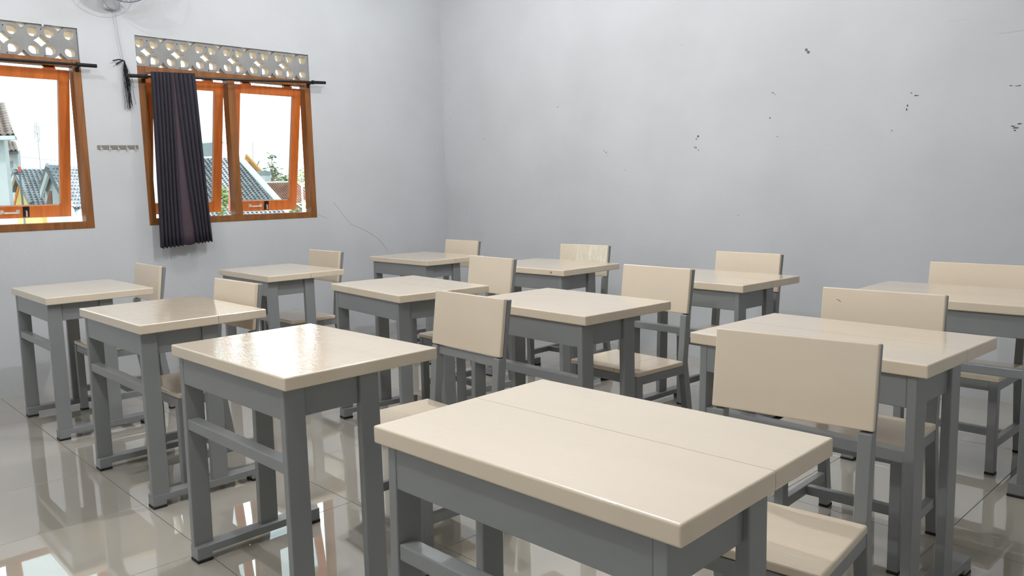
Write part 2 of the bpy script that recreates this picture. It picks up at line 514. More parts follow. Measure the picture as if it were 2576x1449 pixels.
TOPS = {}
def top_meshes(seam, mt):
    if (seam, mt) not in TOPS:
        if seam is None: TOPS[seam, mt] = [slab('tabletop', 0, DD, False, False, mt)]
        else: TOPS[seam, mt] = [slab('tabletop_board', 0, seam - 0.0009, False, True, mt), slab('tabletop_board', seam + 0.0009, DD, True, False, mt)]
    return TOPS[seam, mt]


LEG = 0.027
apr_z = 0.622
xl0, xr1 = 0.030, 0.719
Dm = {
    'front_apron': [dbox('front_apron', 'grey', (xl0 + LEG, 0.012, apr_z), (xr1 - LEG, 0.034, DH - DT))],
    'side_apron': [dbox('side_apron', 'grey', (xl0 + 0.002, 0.075, apr_z), (xl0 + 0.020, 0.256, DH - DT)), dbox('side_apron', 'grey', (xr1 - 0.020 - 0.006, 0.075, apr_z), (xr1 - 0.012, 0.256, DH - DT))],
    'crossbar': [dbox('crossbar', 'grey', (xl0 + LEG - 0.002, 0.013, 0.466), (xr1 - LEG + 0.002, 0.052, 0.502))],
}


def leg_mesh(xt, xb, y0, y1):
    zt, zb = DH - DT, 0.053
    def P(x, y, z): return (x - ox, y - oy_, z)
    bt = [P(xb, y0 - 0.002, zb), P(xb + LEG, y0 - 0.002, zb), P(xb + LEG, y1 + 0.001, zb), P(xb, y1 + 0.001, zb)]
    tp = [P(xt, y0, zt), P(xt + LEG, y0, zt), P(xt + LEG, y1, zt), P(xt, y1, zt)]
    return MB().hexa(bt, tp).mesh('leg', 'grey', bevel=0.003)


Dm['leg'] = [leg_mesh(0.034, 0.018, 0.010, 0.074), leg_mesh(0.034, 0.018, 0.254, 0.319),
             leg_mesh(xr1 - LEG, xr1 - LEG, 0.010, 0.074), leg_mesh(xr1 - LEG, xr1 - LEG, 0.256, 0.321)]


def rail_mesh(x0, x1):
    ya, yb_, f = 0.008, 0.478, 0.052
    poly = [(ya, 0.010), (ya + f, 0.010), (ya + f, 0.027), (yb_ - f, 0.027), (yb_ - f, 0.010), (yb_, 0.010), (yb_, 0.055), (ya, 0.055)]
    poly = [(y - oy_, z) for y, z in poly]
    return MB().prism(poly, 0, x0 - ox, x1 - ox).mesh('sled_rail', 'grey', bevel=0.003)


Dm['sled_rail'] = [rail_mesh(0.012, 0.068), rail_mesh(0.662, 0.720)]
Dm['foot_pad'] = []
for x0, x1 in ((0.011, 0.069), (0.661, 0.721)):
    for y0, y1 in ((0.007, 0.061), (0.425, 0.479)):
        Dm['foot_pad'].append(dbox('foot_pad', 'rubber', (x0, y0, 0.0), (x1, y1, 0.011), bevel=0.002, seg=1))

desks = [
    (4.4183, -3.9798, 0.0053, 0.289, 'nearest desk in the foreground, cream top with a long seam, cut by the frame'),
    (3.1325, -3.8827, -0.0024, None, 'front-row desk whose seamless cream top carries a broad bluish sky glare'),
    (1.8823, -3.7924, -0.0120, 0.313, 'front-row desk with a seamed glossy top, second from the window wall'),
    (0.5783, -3.7609, -0.0262, None, 'desk at the far left, front row, closest to the window wall'),
    (0.6265, -2.5584, -0.0517, 0.285, 'middle-row desk closest to the window wall, right of the hanging curtain'),
    (2.0344, -2.5776, -0.1275, 0.30, 'middle-row desk turned slightly askew, second from the window wall'),
    (3.1274, -2.5799, -0.0641, None, 'middle-row desk third from the window wall, in the centre of the photo'),
    (4.3544, -2.6688, -0.0638, 0.280, 'middle-row desk at the right, partly hidden by the nearest chair back'),
    (0.6757, -1.3718, -0.0502, 0.250, 'back-row desk standing in the corner of the room'),
    (1.9394, -1.3735, -0.0286, None, 'back-row desk with a chipped front edge, second from the corner'),
    (3.1510, -1.4275, -0.0691, 0.250, 'back-row desk with a seamed top, third from the corner'),
    (4.3609, -1.4699, -0.0106, None, 'back-row desk at the right edge of the photo'),
]
desk_objs = []
for x, y, t, seam, label in desks:
    c, s = math.cos(t), math.sin(t)
    d = thing('school_desk', label, 'desk', (x + c * ox - s * oy_, y + s * ox + c * oy_, 0), t, 'grey school desks with cream tops')
    for me in top_meshes(seam, 'cream_ripple' if len(desk_objs) in (1, 2) else 'cream'): obj(me.name.split('.')[0], me, d)
    for nm, lst in Dm.items():
        for me in lst: obj(nm, me, d)
    desk_objs.append(d)
# chipped spot on the edge of one back-row desk
dk = desk_objs[9]
obj('edge_chip', MB().prism([(0.27 + 0.006 * math.cos(a) * k, 0.732 + 0.009 * math.sin(a) * k) for a, k in ((0, .6), (1, 1), (2, .5), (3.1, 1), (4, .8), (5.2, 1))], 1, -oy_ - 0.0006, -oy_ + 0.001).mesh('edge_chip', 'chip'), dk)

# ------------------------------------------------------------------ chairs
BW, BT, BH, LEAN = 0.4155, 0.8462, 0.2091, 0.0279
SZ = 0.417
cx0, cy0 = BW / 2, -0.145


def C(p): return (p[0] - cx0, p[1] - cy0, p[2])


def cbox(name, mt, a, b, bevel=0.0025, sel=None, seg=2):
    return MB().box(C(a), C(b)).mesh(name, mt, bevel=bevel, sel=sel, seg=seg)


LT = 0.034


def cpoly(name, mt, x0, x1, poly, bevel=0.003, seg=2):
    return MB().prism([(y - cy0, z) for y, z in poly], 0, x0 - cx0, x1 - cx0).mesh(name, mt, bevel=bevel, seg=seg)


zb = BT - BH
BTH = 0.0175
Cm = {}
Cm['backrest'] = [cpoly('backrest', 'cream', 0, BW, [(0, zb), (LEAN, BT), (LEAN + BTH, BT - 0.002), (BTH, zb - 0.002)], bevel=0.004, seg=3)]
post = [(0.028, 0.010), (0.070, 0.010), (0.012, 0.41), (BTH + 0.017, zb), (LEAN + BTH + 0.022, BT - 0.006), (LEAN + BTH + 0.001, BT - 0.006), (BTH + 0.001, zb - 0.004), (BTH - 0.020, zb - 0.006), (-0.024, 0.41)]
Cm['rear_post'] = [cpoly('rear_post', 'grey', 0.003, 0.003 + LT, post), cpoly('rear_post', 'grey', BW - LT - 0.001, BW - 0.001, post)]
FY = -0.350
Cm['front_leg'] = [cbox('front_leg', 'grey', (0.003, FY, 0.010), (0.003 + LT, FY + 0.040, SZ - 0.023)), cbox('front_leg', 'grey', (BW - LT - 0.001, FY, 0.010), (BW - 0.001, FY + 0.040, SZ - 0.023))]
Cm['seat_rail'] = [cbox('seat_rail', 'grey', (0.003 + LT, FY + 0.003, SZ - 0.062), (BW - LT - 0.001, FY + 0.025, SZ - 0.0235)),
                   cbox('seat_rail', 'grey', (0.003 + LT, -0.028, SZ - 0.062), (BW - LT - 0.001, -0.010, SZ - 0.0235)),
                   cbox('seat_rail', 'grey', (0.005, FY + 0.040, SZ - 0.062), (0.030, -0.016, SZ - 0.0235)),
                   cbox('seat_rail', 'grey', (BW - 0.028, FY + 0.040, SZ - 0.062), (BW - 0.003, -0.016, SZ - 0.0235))]
Cm['side_stretcher'] = [cbox('side_stretcher', 'grey', (0.008, FY + 0.038, 0.108), (0.033, 0.020, 0.143)), cbox('side_stretcher', 'grey', (BW - 0.031, FY + 0.038, 0.108), (BW - 0.006, 0.020, 0.143))]
Cm['cross_stretcher'] = [cbox('cross_stretcher', 'grey', (0.031, -0.150, 0.106), (BW - 0.029, -0.122, 0.140))]
Cm['foot_pad'] = []
for x0 in (0.002, BW - LT - 0.002):
    Cm['foot_pad'].append(cbox('foot_pad', 'rubber', (x0, FY - 0.001, 0), (x0 + LT + 0.002, FY + 0.041, 0.011), bevel=0.002, seg=1))
    Cm['foot_pad'].append(cbox('foot_pad', 'rubber', (x0, 0.028, 0), (x0 + LT + 0.002, 0.072, 0.011), bevel=0.002, seg=1))


def seat_mesh(front, seam):
    a, b = (-0.006, front, SZ - 0.023), (BW + 0.002, -0.0255, SZ)
    if seam is None: return [cbox('seat', 'cream', a, b, bevel=0.006, seg=3)]
    r = []
    for x0, x1, sx in ((a[0], seam - 0.001, seam - 0.001), (seam + 0.001, b[0], seam + 0.001)):
        def sel(e, sx=sx):
            return abs((e.verts[0].co.x + e.verts[1].co.x) / 2 - (sx - cx0)) > 1e-4
        r.append(cbox('seat_board', 'cream', (x0, a[1], a[2]), (x1, b[1], b[2]), bevel=0.006, seg=3, sel=sel))
    return r


seat_plain = seat_mesh(-0.348, None)
seat_near = seat_mesh(-0.345, None)
seat_seam = seat_mesh(-0.348, 0.275)
gloss_back = Cm['backrest'][0].copy(); gloss_back.materials.clear(); gloss_back.materials.append(MAT['cream_gloss'])
low_rail = cpoly('back_rail', 'grey', 0.003 + LT, BW - LT - 0.001, [(BTH - 0.012, zb - 0.038), (BTH - 0.008, zb - 0.006), (BTH + 0.012, zb - 0.006), (BTH + 0.008, zb - 0.038)])
chairs = [
    (4.6632, -3.0499, 0.0828, 'nearest chair, large cream backrest in front of the right middle-row desk'),
    (3.3546, -2.9544, -0.0693, 'chair with a grey rail under its backrest, behind the glare-topped desk'),
    (2.0595, -3.2636, -0.0069, 'chair tucked close behind the second front-row desk from the window wall'),
    (0.7012, -3.1458, -0.0330, 'leftmost chair, behind the desk at the far left'),
    (0.735, -1.9584, -0.040, 'middle-row chair closest to the window wall, right of the curtain'),
    (2.2056, -1.7378, -0.1211, 'chair behind the askew middle-row desk, second from the window wall'),
    (3.3511, -1.7261, -0.0866, 'chair with a seamed glossy seat, behind the central middle-row desk'),
    (4.5247, -2.0661, 0.0142, 'chair tucked behind the right middle-row desk, scratch on its backrest'),
    (0.8293, -0.7583, -0.0696, 'back-row chair in the corner of the room'),
    (2.0624, -0.7409, 0.0250, 'back-row chair whose wavy varnished backrest shines, second from the corner'),
    (3.3406, -0.8135, -0.0751, 'back-row chair third from the corner, against the back wall'),
    (4.5296, -0.8987, -0.0453, 'back-row chair at the right edge of the photo'),
]
for i, (x, y, t, label) in enumerate(chairs):
    c, s = math.cos(t), math.sin(t)
    ch = thing('school_chair', label, 'chair', (x + c * cx0 - s * cy0, y + s * cx0 + c * cy0, 0), t, 'grey school chairs with cream seats')
    for me in (seat_near if i == 0 else seat_seam if i in (6,) else seat_plain): obj(me.name.split('.')[0], me, ch)
    for nm, lst in Cm.items():
        for me in lst:
            if nm == 'backrest' and i == 9: me = gloss_back
            o = obj(nm, me, ch)
            if nm == 'backrest' and i == 9: o['label'] = 'thickly varnished wavy cream backrest'
    if i == 1: obj('back_rail', low_rail, ch)
    if i == 7:
        yq, zq = LEAN * 0.80 - 0.0007 - cy0, zb + BH * 0.80
        obj('scratch', MB().tube([(0.055 - cx0, yq, zq), (0.064 - cx0, yq - 0.0002, zq - 0.003), (0.070 - cx0, yq - 0.0008, zq - 0.008)], 0.0009, 4).mesh('scratch', 'chip'), ch)

# ------------------------------------------------------------------ curtain, rods
def rod(label, a, b, brk, cat='curtain rod'):
    a, b = Vector(a), Vector(b)
    t = thing('curtain_rod', label, cat, (0, (a.y + b.y) / 2, (a.z + b.z) / 2), 0, 'black curtain rods above the windows')
    o = Vector(t.location)
    d = (b - a).normalized()
    obj('rod_tube', MB().tube([a - o, b - o], 0.0085, 12).mesh('rod_tube', 'black_metal', smooth=False), t)
    for p, q in ((a, a + d * 0.115), (b, b - d * 0.115)):
        obj('end_sleeve', MB().tube([p - o, q - o], 0.0125, 12).mesh('end_sleeve', 'black_metal'), t)
        obj('sleeve_collar', MB().tube([q - o - d * 0.008, q - o + d * 0.008], 0.016, 12).mesh('sleeve_collar', 'black_metal'), t)
    for yb_ in brk:
        k = (yb_ - a.y) / (b.y - a.y)
        p = a + (b - a) * k
        m = MB().tube([p - o + Vector((0, 0, -0.004)), Vector((0.012, p.y, p.z - 0.012)) - o], 0.006, 8)
        m.box((0.0042, p.y - 0.011 - o.y, p.z - 0.035 - o.z), (0.012, p.y + 0.011 - o.y, p.z + 0.012 - o.z))
        obj('bracket', m.mesh('bracket', 'black_metal'), t)
    return t


rod('black curtain rod over the curtained window', (0.080, -2.836, 2.063), (0.080, -1.308, 2.131), (-2.715, -1.425))
rod('black curtain rod over the window at the left edge', (0.080, -4.62, 2.085), (0.080, -3.036, 2.108), (-4.42, -3.135))

ct = thing('curtain', 'dark violet-grey pleated curtain gathered at the left of the window', 'curtain', (0.085, -2.54, 0.89))
o0 = Vector((0.085, -2.54, 0.89))
YT0, YT1, YB0, YB1 = -2.697, -2.388, -2.727, -2.350
ZTOP = 2.098


def cloth(name, u0, u1, npl, mt, flat=False, n_per=10, rows=14, seed=1):
    rnd = random.Random(seed)
    m = MB()
    cols = int(npl * n_per)
    ph = [rnd.uniform(-0.12, 0.12) for _ in range(int(npl) + 2)]
    grid = []
    for r in range(rows + 1):
        v_ = r / rows
        row = []
        for c in range(cols + 1):
            t = c / cols
            u = u0(v_) + (u1(v_) - u0(v_)) * t
            k = t * npl
            i = int(min(k, npl - 1e-6))
            f = k - i
            amp = (0.020 + 0.016 * v_) * (1 + ph[i])
            if flat: amp = 0.010 + 0.004 * v_
            x = 0.013 + amp * (math.sin(math.pi * f) ** 0.6) + 0.005 * math.sin(3 * v_ + 9 * u) * v_ - (0.004 if flat else 0)
            y = (YT0 + (YT1 - YT0) * u) * (1 - v_) + (YB0 + (YB1 - YB0) * u) * v_
            y += 0.005 * v_ * math.sin(5 * v_ + 4 * u) * math.sin(math.pi * u)
            zbot = 0.886 + 0.028 * u + 0.010 * math.cos(2 * math.pi * f) * 0.5
            z = ZTOP + 0.022 * u * 0.6 + (zbot - ZTOP - 0.013 * u) * v_
            row.append(len(m.v)); m.v.append((0.085 + x - o0.x, y - o0.y, z - o0.z))
        grid.append(row)
    for a, b in zip(grid, grid[1:]):
        for i in range(cols): m.f.append((a[i], a[i + 1], b[i + 1], b[i]))
    me = m.mesh(name, mt, smooth=True)
    o = obj(name, me, ct)
    md = o.modifiers.new('thick', 'SOLIDIFY'); md.thickness = 0.0022
    return o


ua = lambda v_: 0.48 - 0.06 * v_
ub = lambda v_: 0.50 + 0.16 * v_
cloth('pleated_cloth', lambda v_: 0.0, ua, 6, 'curtain', seed=3)
cloth('plum_fold', lambda v_: ua(v_) - 0.03, lambda v_: ub(v_) + 0.03, 1, 'plum', flat=True, seed=5)
cloth('pleated_cloth', ub, lambda v_: 1.0, 5, 'curtain', seed=8)

# ------------------------------------------------------------------ hook rail
hr = thing('hook_rail', 'steel coat hook rail on the wall between the windows', 'hook rail', (0, -2.9175, 1.587))
obj('backplate', MB().box((0, -0.1335, -0.0145), (0.003, 0.1335, 0.0145)).mesh('backplate', 'steel', bevel=0.001), hr).rotation_euler = (0.022, 0, 0)
for k in range(5):
    y = -0.112 + k * 0.056
    h = MB().tube([(0.004, y, 0.016), (0.0045, y, -0.014), (0.012, y, -0.024), (0.026, y, -0.022), (0.032, y, -0.010)], 0.0026, 6)
    h.tube([(0.0045, y, -0.012), (0.012, y, -0.016), (0.018, y, -0.006)], 0.0022, 6)
    obj('hook', h.mesh('hook', 'chrome', smooth=True), hr)

# ------------------------------------------------------------------ black cord bundle hanging from strings
cb = thing('cord_bundle', 'bundle of black frayed cords hanging beside the curtain rod', 'cord', (0.03, -2.85, 2.0))
o1 = Vector((0.03, -2.85, 2.0))
kn = Vector((0.03, -2.846, 2.168))
obj('tied_end', MB().tube([kn - o1, Vector((0.03, -2.875, 2.172)) - o1, Vector((0.035, -2.915, 2.160)) - o1], 0.0045, 6)
    .tube([kn - o1, Vector((0.035, -2.87, 2.155)) - o1, Vector((0.04, -2.898, 2.138)) - o1], 0.0050, 6).mesh('tied_end', 'black_fibre'), cb)
m = MB()
rnd = random.Random(4)
for k in range(34):
    L = rnd.uniform(0.16, 0.335)
    y_, x_ = rnd.gauss(0, 0.010), rnd.gauss(0, 0.008)
    pts = []
    for i in range(7):
        t = i / 6
        pts.append((kn.x + x_ * t * 1.5 - o1.x + rnd.gauss(0, 0.0015), kn.y + 0.004 + 0.020 * t + y_ * math.sin(min(1, t * 1.3) * 1.6) + rnd.gauss(0, 0.002) - o1.y, kn.z - L * t - o1.z))
    m.tube(pts, 0.0013, 4, caps=False)
tag(obj('frayed_strands', m.mesh('frayed_strands', 'black_fibre'), cb), kind='stuff')

# ------------------------------------------------------------------ wall fan (only its lower rim is in the frame)
FY_, FZ_ = -2.895, 2.705
fan = thing('wall_fan', 'wall fan with wire guard at the top edge, between the windows', 'fan', (0, FY_, FZ_))
obj('wall_bracket', MB().box((0, -0.045, -0.21), (0.035, 0.045, 0.02)).mesh('wall_bracket', 'fan_plastic', bevel=0.012), fan)
obj('motor_housing', MB().tube([(0.03, 0, -0.06), (0.06, 0, -0.02), (0.09, 0, 0), (0.17, 0, 0), (0.21, 0, 0)], [0.03, 0.05, 0.075, 0.07, 0.045], 16).mesh('motor_housing', 'fan_plastic', smooth=True), fan)
gd = MB()
R = 0.205
for k in range(44):
    a = 2 * math.pi * k / 44
    c, s = math.cos(a), math.sin(a)
    gd.tube([(0.225, 0.05 * c, 0.05 * s), (0.225, 0.15 * c, 0.15 * s), (0.245, 0.195 * c, 0.195 * s), (0.275, R * c, R * s), (0.305, 0.195 * c, 0.195 * s), (0.325, 0.15 * c, 0.15 * s), (0.335, 0.05 * c, 0.05 * s)], 0.0012, 4, caps=False)
for rr, xx in ((R, 0.275), (0.15, 0.225), (0.15, 0.325)):
    gd.tube([(xx, rr * math.cos(2 * math.pi * k / 48), rr * math.sin(2 * math.pi * k / 48)) for k in range(49)], 0.0028, 6, caps=False)
obj('wire_guard', gd.mesh('wire_guard', 'wire', smooth=True), fan)
obj('guard_badge', MB().tube([(0.333, 0, 0), (0.341, 0, 0)], 0.05, 20).mesh('guard_badge', 'fan_plastic'), fan)
obj('hub', MB().tube([(0.21, 0, 0), (0.29, 0, 0), (0.30, 0, 0)], [0.035, 0.034, 0.02], 16).mesh('hub', 'fan_blade'), fan)
for k in range(3):
    a0 = 2 * math.pi * k / 3 + 0.5
    m = MB()
    ring = []
    for i in range(9):
        t = i / 8
        row = []
        for j in range(6):
            w_ = j / 5
            rr = 0.03 + 0.155 * w_
            a = a0 + (t - 0.5) * (0.9 + 0.8 * w_)
            row.append(len(m.v)); m.v.append((0.258 + 0.03 * (t - 0.5), rr * math.cos(a), rr * math.sin(a)))
        ring.append(row)
    for p, q in zip(ring, ring[1:]):
        for j in range(5): m.f.append((p[j], p[j + 1], q[j + 1], q[j]))
    b = obj('blade', m.mesh('blade', 'fan_blade', smooth=True), fan)
    md = b.modifiers.new('thick', 'SOLIDIFY'); md.thickness = 0.002
pc = MB()
for dy, yb_ in ((-0.012, -2.862), (0.0, -2.852), (0.010, -2.846)):
    pc.tube([(0.035, dy + 0.01, -0.21), (0.034, (yb_ - FY_ + dy) / 2, -0.37), (0.032, yb_ - FY_, -0.535)], 0.0009, 4)
pcm = pc.mesh('pull_cord', 'cord')
obj('pull_cord', pcm, fan)
obj('power_lead', MB().tube([(0.04, -0.04, -0.13), (0.055, -0.055, -0.17), (0.05, -0.03, -0.2), (0.04, 0.0, -0.212)], 0.002, 6).mesh('power_lead', 'cord'), fan)

# ------------------------------------------------------------------ ceiling bulbs
for i, (p, k) in enumerate(LAMPS):
    l = thing('ceiling_bulb', ['lit bulb near the corner by the window wall', 'lit bulb near the window wall, front of the room', 'lit bulb above the front desks, away from the windows', 'added fill bulb above the middle row of desks'][i], 'lamp', (p[0], p[1], RZ), 0, 'ceiling bulbs')
    obj('ceiling_rose', MB().tube([(0, 0, -0.001), (0, 0, -0.03), (0, 0, -0.045)], [0.055, 0.05, 0.03], 16).mesh('ceiling_rose', 'fan_plastic'), l)
    obj('socket', MB().tube([(0, 0, -0.04), (0, 0, p[2] - RZ + 0.062)], 0.02, 12).mesh('socket', 'fan_plastic'), l)
    ld = bpy.data.lights.new('bulb_light', 'POINT')
    ld.energy = LAMP_W * k
    ld.shadow_soft_size = 0.022
    ld.color = (0.965, 0.985, 1.0)
    obj('bulb_light', ld, l, (0, 0, p[2] - RZ))


# ------------------------------------------------------------------ outside
def OW(px, py, dep):
    """a point of the neighbourhood, dep metres in front of the room's far corner line of sight"""
    return CAM + (fw + rt * ((px - 1288) / FPX) - up * ((py - 724.5) / FPX)) * dep


tag(obj('ground', MB().box((-160, -60, -4.4), (-WT - 0.3, 160, -4.2)).mesh('ground', 'ground')), kind='structure')


def tile_mesh(w, l, mt, h=0.05):
    m = MB()
    n = 7
    prof = [(-w / 2 + w * i / (n - 1), h * (0.5 + 0.5 * math.sin(2 * math.pi * (i / (n - 1)) - 1.2))) for i in range(n)]
    for y, dz in ((0, 0.045), (l * 1.12, 0.0)):
        for x, z in prof: m.v.append((x, y, z + dz))
    for x, z in prof: m.v.append((x, 0.004, z + 0.045 - 0.05))
    for i in range(n - 1):
        m.f.append((i, i + 1, n + i + 1, n + i)); m.f.append((2 * n + i, 2 * n + i + 1, i + 1, i))
    return m.mesh('roof_tile', mt)


def roof(house, base, O, U, V, W, L, mt, tw, tl, keep, single=True):
    """tiled roof plane: O eave-left corner, U along the eave, V up the slope (unit vectors)"""
    U, V = U.normalized(), V.normalized()
    N = U.cross(V).normalized()
    rot = Matrix((U, V, N)).transposed()
    corners = [O - base, O + U * W - base, O + U * W + V * L - base, O + V * L - base]
    return U, V, N, rot


def house_roof(house, base, poly, U, V, mt, tw, tl, single):
    """poly: planar polygon (world). Builds a deck and lays tiles inside it."""
    U = U.normalized(); N = None
    O = poly[0]
    e = (poly[-1] - O)
    N = U.cross(e).normalized()
    if N.z < 0: N = -N
    V = N.cross(U).normalized()
    if V.z < 0: V = -V
    loc = [((p - O).dot(U), (p - O).dot(V)) for p in poly]
    m = MB()
    k = len(poly)
    m.v = [tuple(p - base - N * 0.02) for p in poly] + [tuple(p - base - N * 0.10) for p in poly]
    m.f = [tuple(range(k)), tuple(range(2 * k - 1, k - 1, -1))] + [(i, (i + 1) % k, k + (i + 1) % k, k + i) for i in range(k)]
    deck = obj('roof', m.mesh('roof', 'grey_pipe'), house)  # deck coloured dark to deepen the shadow lines between tiles
    def inside(u, v_):
        r = False
        for i in range(k):
            (x1, y1), (x2, y2) = loc[i], loc[(i + 1) % k]
            if (y1 > v_) != (y2 > v_) and u < (x2 - x1) * (v_ - y1) / (y2 - y1) + x1: r = not r
        return r
    us = [p[0] for p in loc]; vs = [p[1] for p in loc]
    tm = tile_mesh(tw, tl, mt)
    rot = Matrix((U, V, N)).transposed().to_4x4()
    joined = MB()
    j = 0
    v_ = min(vs)
    while v_ < max(vs):
        u = min(us) + (tw * 0.5 if j % 2 else 0)
        while u < max(us):
            if inside(u, v_ + tl * 0.5):
                P = O + U * u + V * v_ - base
                if single:
                    t = obj('roof_tile', tm, deck); t.matrix_local = Matrix.Translation(P) @ rot
                else:
                    mt4 = Matrix.Translation(P) @ rot
                    n0 = len(joined.v)
                    joined.v += [tuple(mt4 @ q.co) for q in tm.vertices]
                    joined.f += [tuple(n0 + i for i in f.vertices) for f in tm.polygons]
            u += tw
        v_ += tl; j += 1
    if not single and joined.v:
        tag(obj('roof_tiles', joined.mesh('roof_tiles', mt), deck), kind='stuff')
    return deck


def wall_poly(house, base, name, poly, mt, thick=0.15):
    n = (poly[1] - poly[0]).cross(poly[2] - poly[0]).normalized()
    if n.dot(CAM - poly[0]) < 0: n = -n
    k = len(poly)
    m = MB()
    m.v = [tuple(p - base) for p in poly] + [tuple(p - base - n * thick) for p in poly]
    m.f = [tuple(range(k)), tuple(range(2 * k - 1, k - 1, -1))] + [(i, (i + 1) % k, k + (i + 1) % k, k + i) for i in range(k)]
    return obj(name, m.mesh(name, mt), house)


def bar(house, base, name, a, b, w, mt, h=None):
    return obj(name, MB().tube([a - base, b - base], w, 4 if h is None else h).mesh(name, mt), house)


def down(p, z=-4.2): return Vector((p.x, p.y, z))


HU = Vector((rt0.x, rt0.y, 0)).normalized()

# grey-roofed house seen through the curtained window
dep = 30.0
rl, rr_ = OW(470, 402, dep + 3), OW(601, 398, dep + 3)
rr_.z = rl.z = (rl.z + rr_.z) / 2
el, er = OW(455, 560, dep), OW(742, 556, dep)
er.z = el.z = (er.z + el.z) / 2
base = Vector(((el.x + er.x) / 2, (el.y + er.y) / 2, -4.2))
hA = thing('house', 'house with the large grey tiled roof and white hip, behind the curtained window', 'building', base)
house_roof(hA, base, [el, er, rr_, rl], er - el, None, 'roof_grey', 0.17, 0.125, True)
bar(hA, base, 'hip_board', rr_ + Vector((0, 0, 0.05)), er + Vector((0, 0, 0.05)), 0.13, 'verge', 8)
bar(hA, base, 'ridge_cap', rl + Vector((0, 0, 0.04)), rr_ + Vector((0, 0, 0.04)), 0.07, 'verge', 8)
wall_poly(hA, base, 'gable_wall', [down(er) - HU * 0.4, down(rr_) - HU * 0.4, rr_ - HU * 0.4, er - HU * 0.4], 'house_white')
wall_poly(hA, base, 'front_wall', [down(el) + HU * 0.4, down(er) - HU * 0.4, er - HU * 0.4, el + HU * 0.4], 'house_white')

# grey-blue tank tower left of the mullion
p = OW(515, 405, 46)
tk = thing('water_tank_tower', 'grey-blue concrete tank tower above the grey roof, left of the mullion', 'tower', down(p))
b0 = down(p)
a, b = OW(496, 362, 46) - b0, OW(533, 358, 46) - b0
q = Vector((fw.x, fw.y, 0)).normalized() * 1.2
lo = lambda v_: Vector((v_.x, v_.y, 0))
obj('tank_wall', MB().hexa([lo(a), lo(b), lo(b + q), lo(a + q)], [a, b, b + q, a + q]).mesh('tank_wall', 'tank'), tk)
up_ = Vector((0, 0, 0.08))
obj('tank_lid', MB().hexa([a - HU * 0.15, b + HU * 0.6, b + q + HU * 0.6, a + q - HU * .15], [a + up_ - HU * .15, b + up_ + HU * .6, b + q + up_ + HU * .6, a + q + up_ - HU * .15]).mesh('tank_lid', 'verge'), tk)

# orange gable house and tank behind the hip
dep = 48
g0, g1, g2 = OW(600, 436, dep), OW(619, 389, dep), OW(654, 431, dep)
base = down(OW(628, 436, dep))
hO = thing('house', 'house with the orange gable poking above the white hip', 'building', base)
bl, br = down(g0), down(g2)
wall_poly(hO, base, 'gable_wall', [bl, br, g2, g1, g0], 'house_orange', 0.3)
n_ = (CAM - g1).normalized() * 0.06
wall_poly(hO, base, 'brick_infill', [OW(621, 432, dep) + n_, OW(648, 432, dep) + n_, OW(626, 406, dep) + n_], 'brick', 0.05)
bar(hO, base, 'verge_board', g1 + n_, g2 + n_ * 2 + HU * 0.1, 0.07, 'house_orange', 6)
bar(hO, base, 'mast', OW(636, 405, dep + 1), OW(636, 358, dep + 1), 0.02, 'bark', 6)
bar(hO, base, 'antenna_rod', OW(646, 418, dep), OW(652, 405, dep), 0.03, 'grey_pipe', 6)
dep = 42
base = down(OW(650, 480, dep))
tk2 = thing('roof_tank', 'grey box water tank between the orange gable and the tree', 'tank', base)
a, b = OW(634, 431, dep), OW(666, 431, dep)
b.z = a.z
q = Vector((fw.x, fw.y, 0)).normalized() * 1.0
A0, B0 = a - base, b - base
obj('tank_body', MB().hexa([lo(A0), lo(B0), lo(B0 + q), lo(A0 + q)], [A0, B0, B0 + q, A0 + q]).mesh('tank_body', 'house_white'), tk2)
t_ = Vector((0, 0, -0.20)); e_ = HU * 0.05; nn = Vector((fw.x, fw.y, 0)).normalized() * -0.05
obj('tank_rim', MB().hexa([A0 + t_ - e_ + nn, B0 + t_ + e_ + nn, B0 + q + t_ + e_, A0 + q + t_ - e_], [A0 - e_ + nn, B0 + e_ + nn, B0 + q + e_, A0 + q - e_]).mesh('tank_rim', 'tank'), tk2)

# red-brown roofed house at right
dep = 36
rl, rr_ = OW(640, 463, dep + 3), OW(752, 463, dep + 3)
rr_.z = rl.z
el, er = OW(640, 532, dep), OW(800, 530, dep)
er.z = el.z
base = down((el + er) / 2)
hR = thing('house', 'house with the small-tiled red-brown roof, right of the white hip', 'building', base)
house_roof(hR, base, [el, er, rr_, rl], er - el, None, 'roof_red', 0.115, 0.10, False)
bar(hR, base, 'ridge_cap', rl + Vector((0, 0, 0.05)), rr_ + Vector((0, 0, 0.05)), 0.06, 'verge', 6)
wall_poly(hR, base, 'front_wall', [down(el) + HU * 0.3, down(er) - HU * 0.3, er - HU * 0.3, el + HU * 0.3], 'house_white')


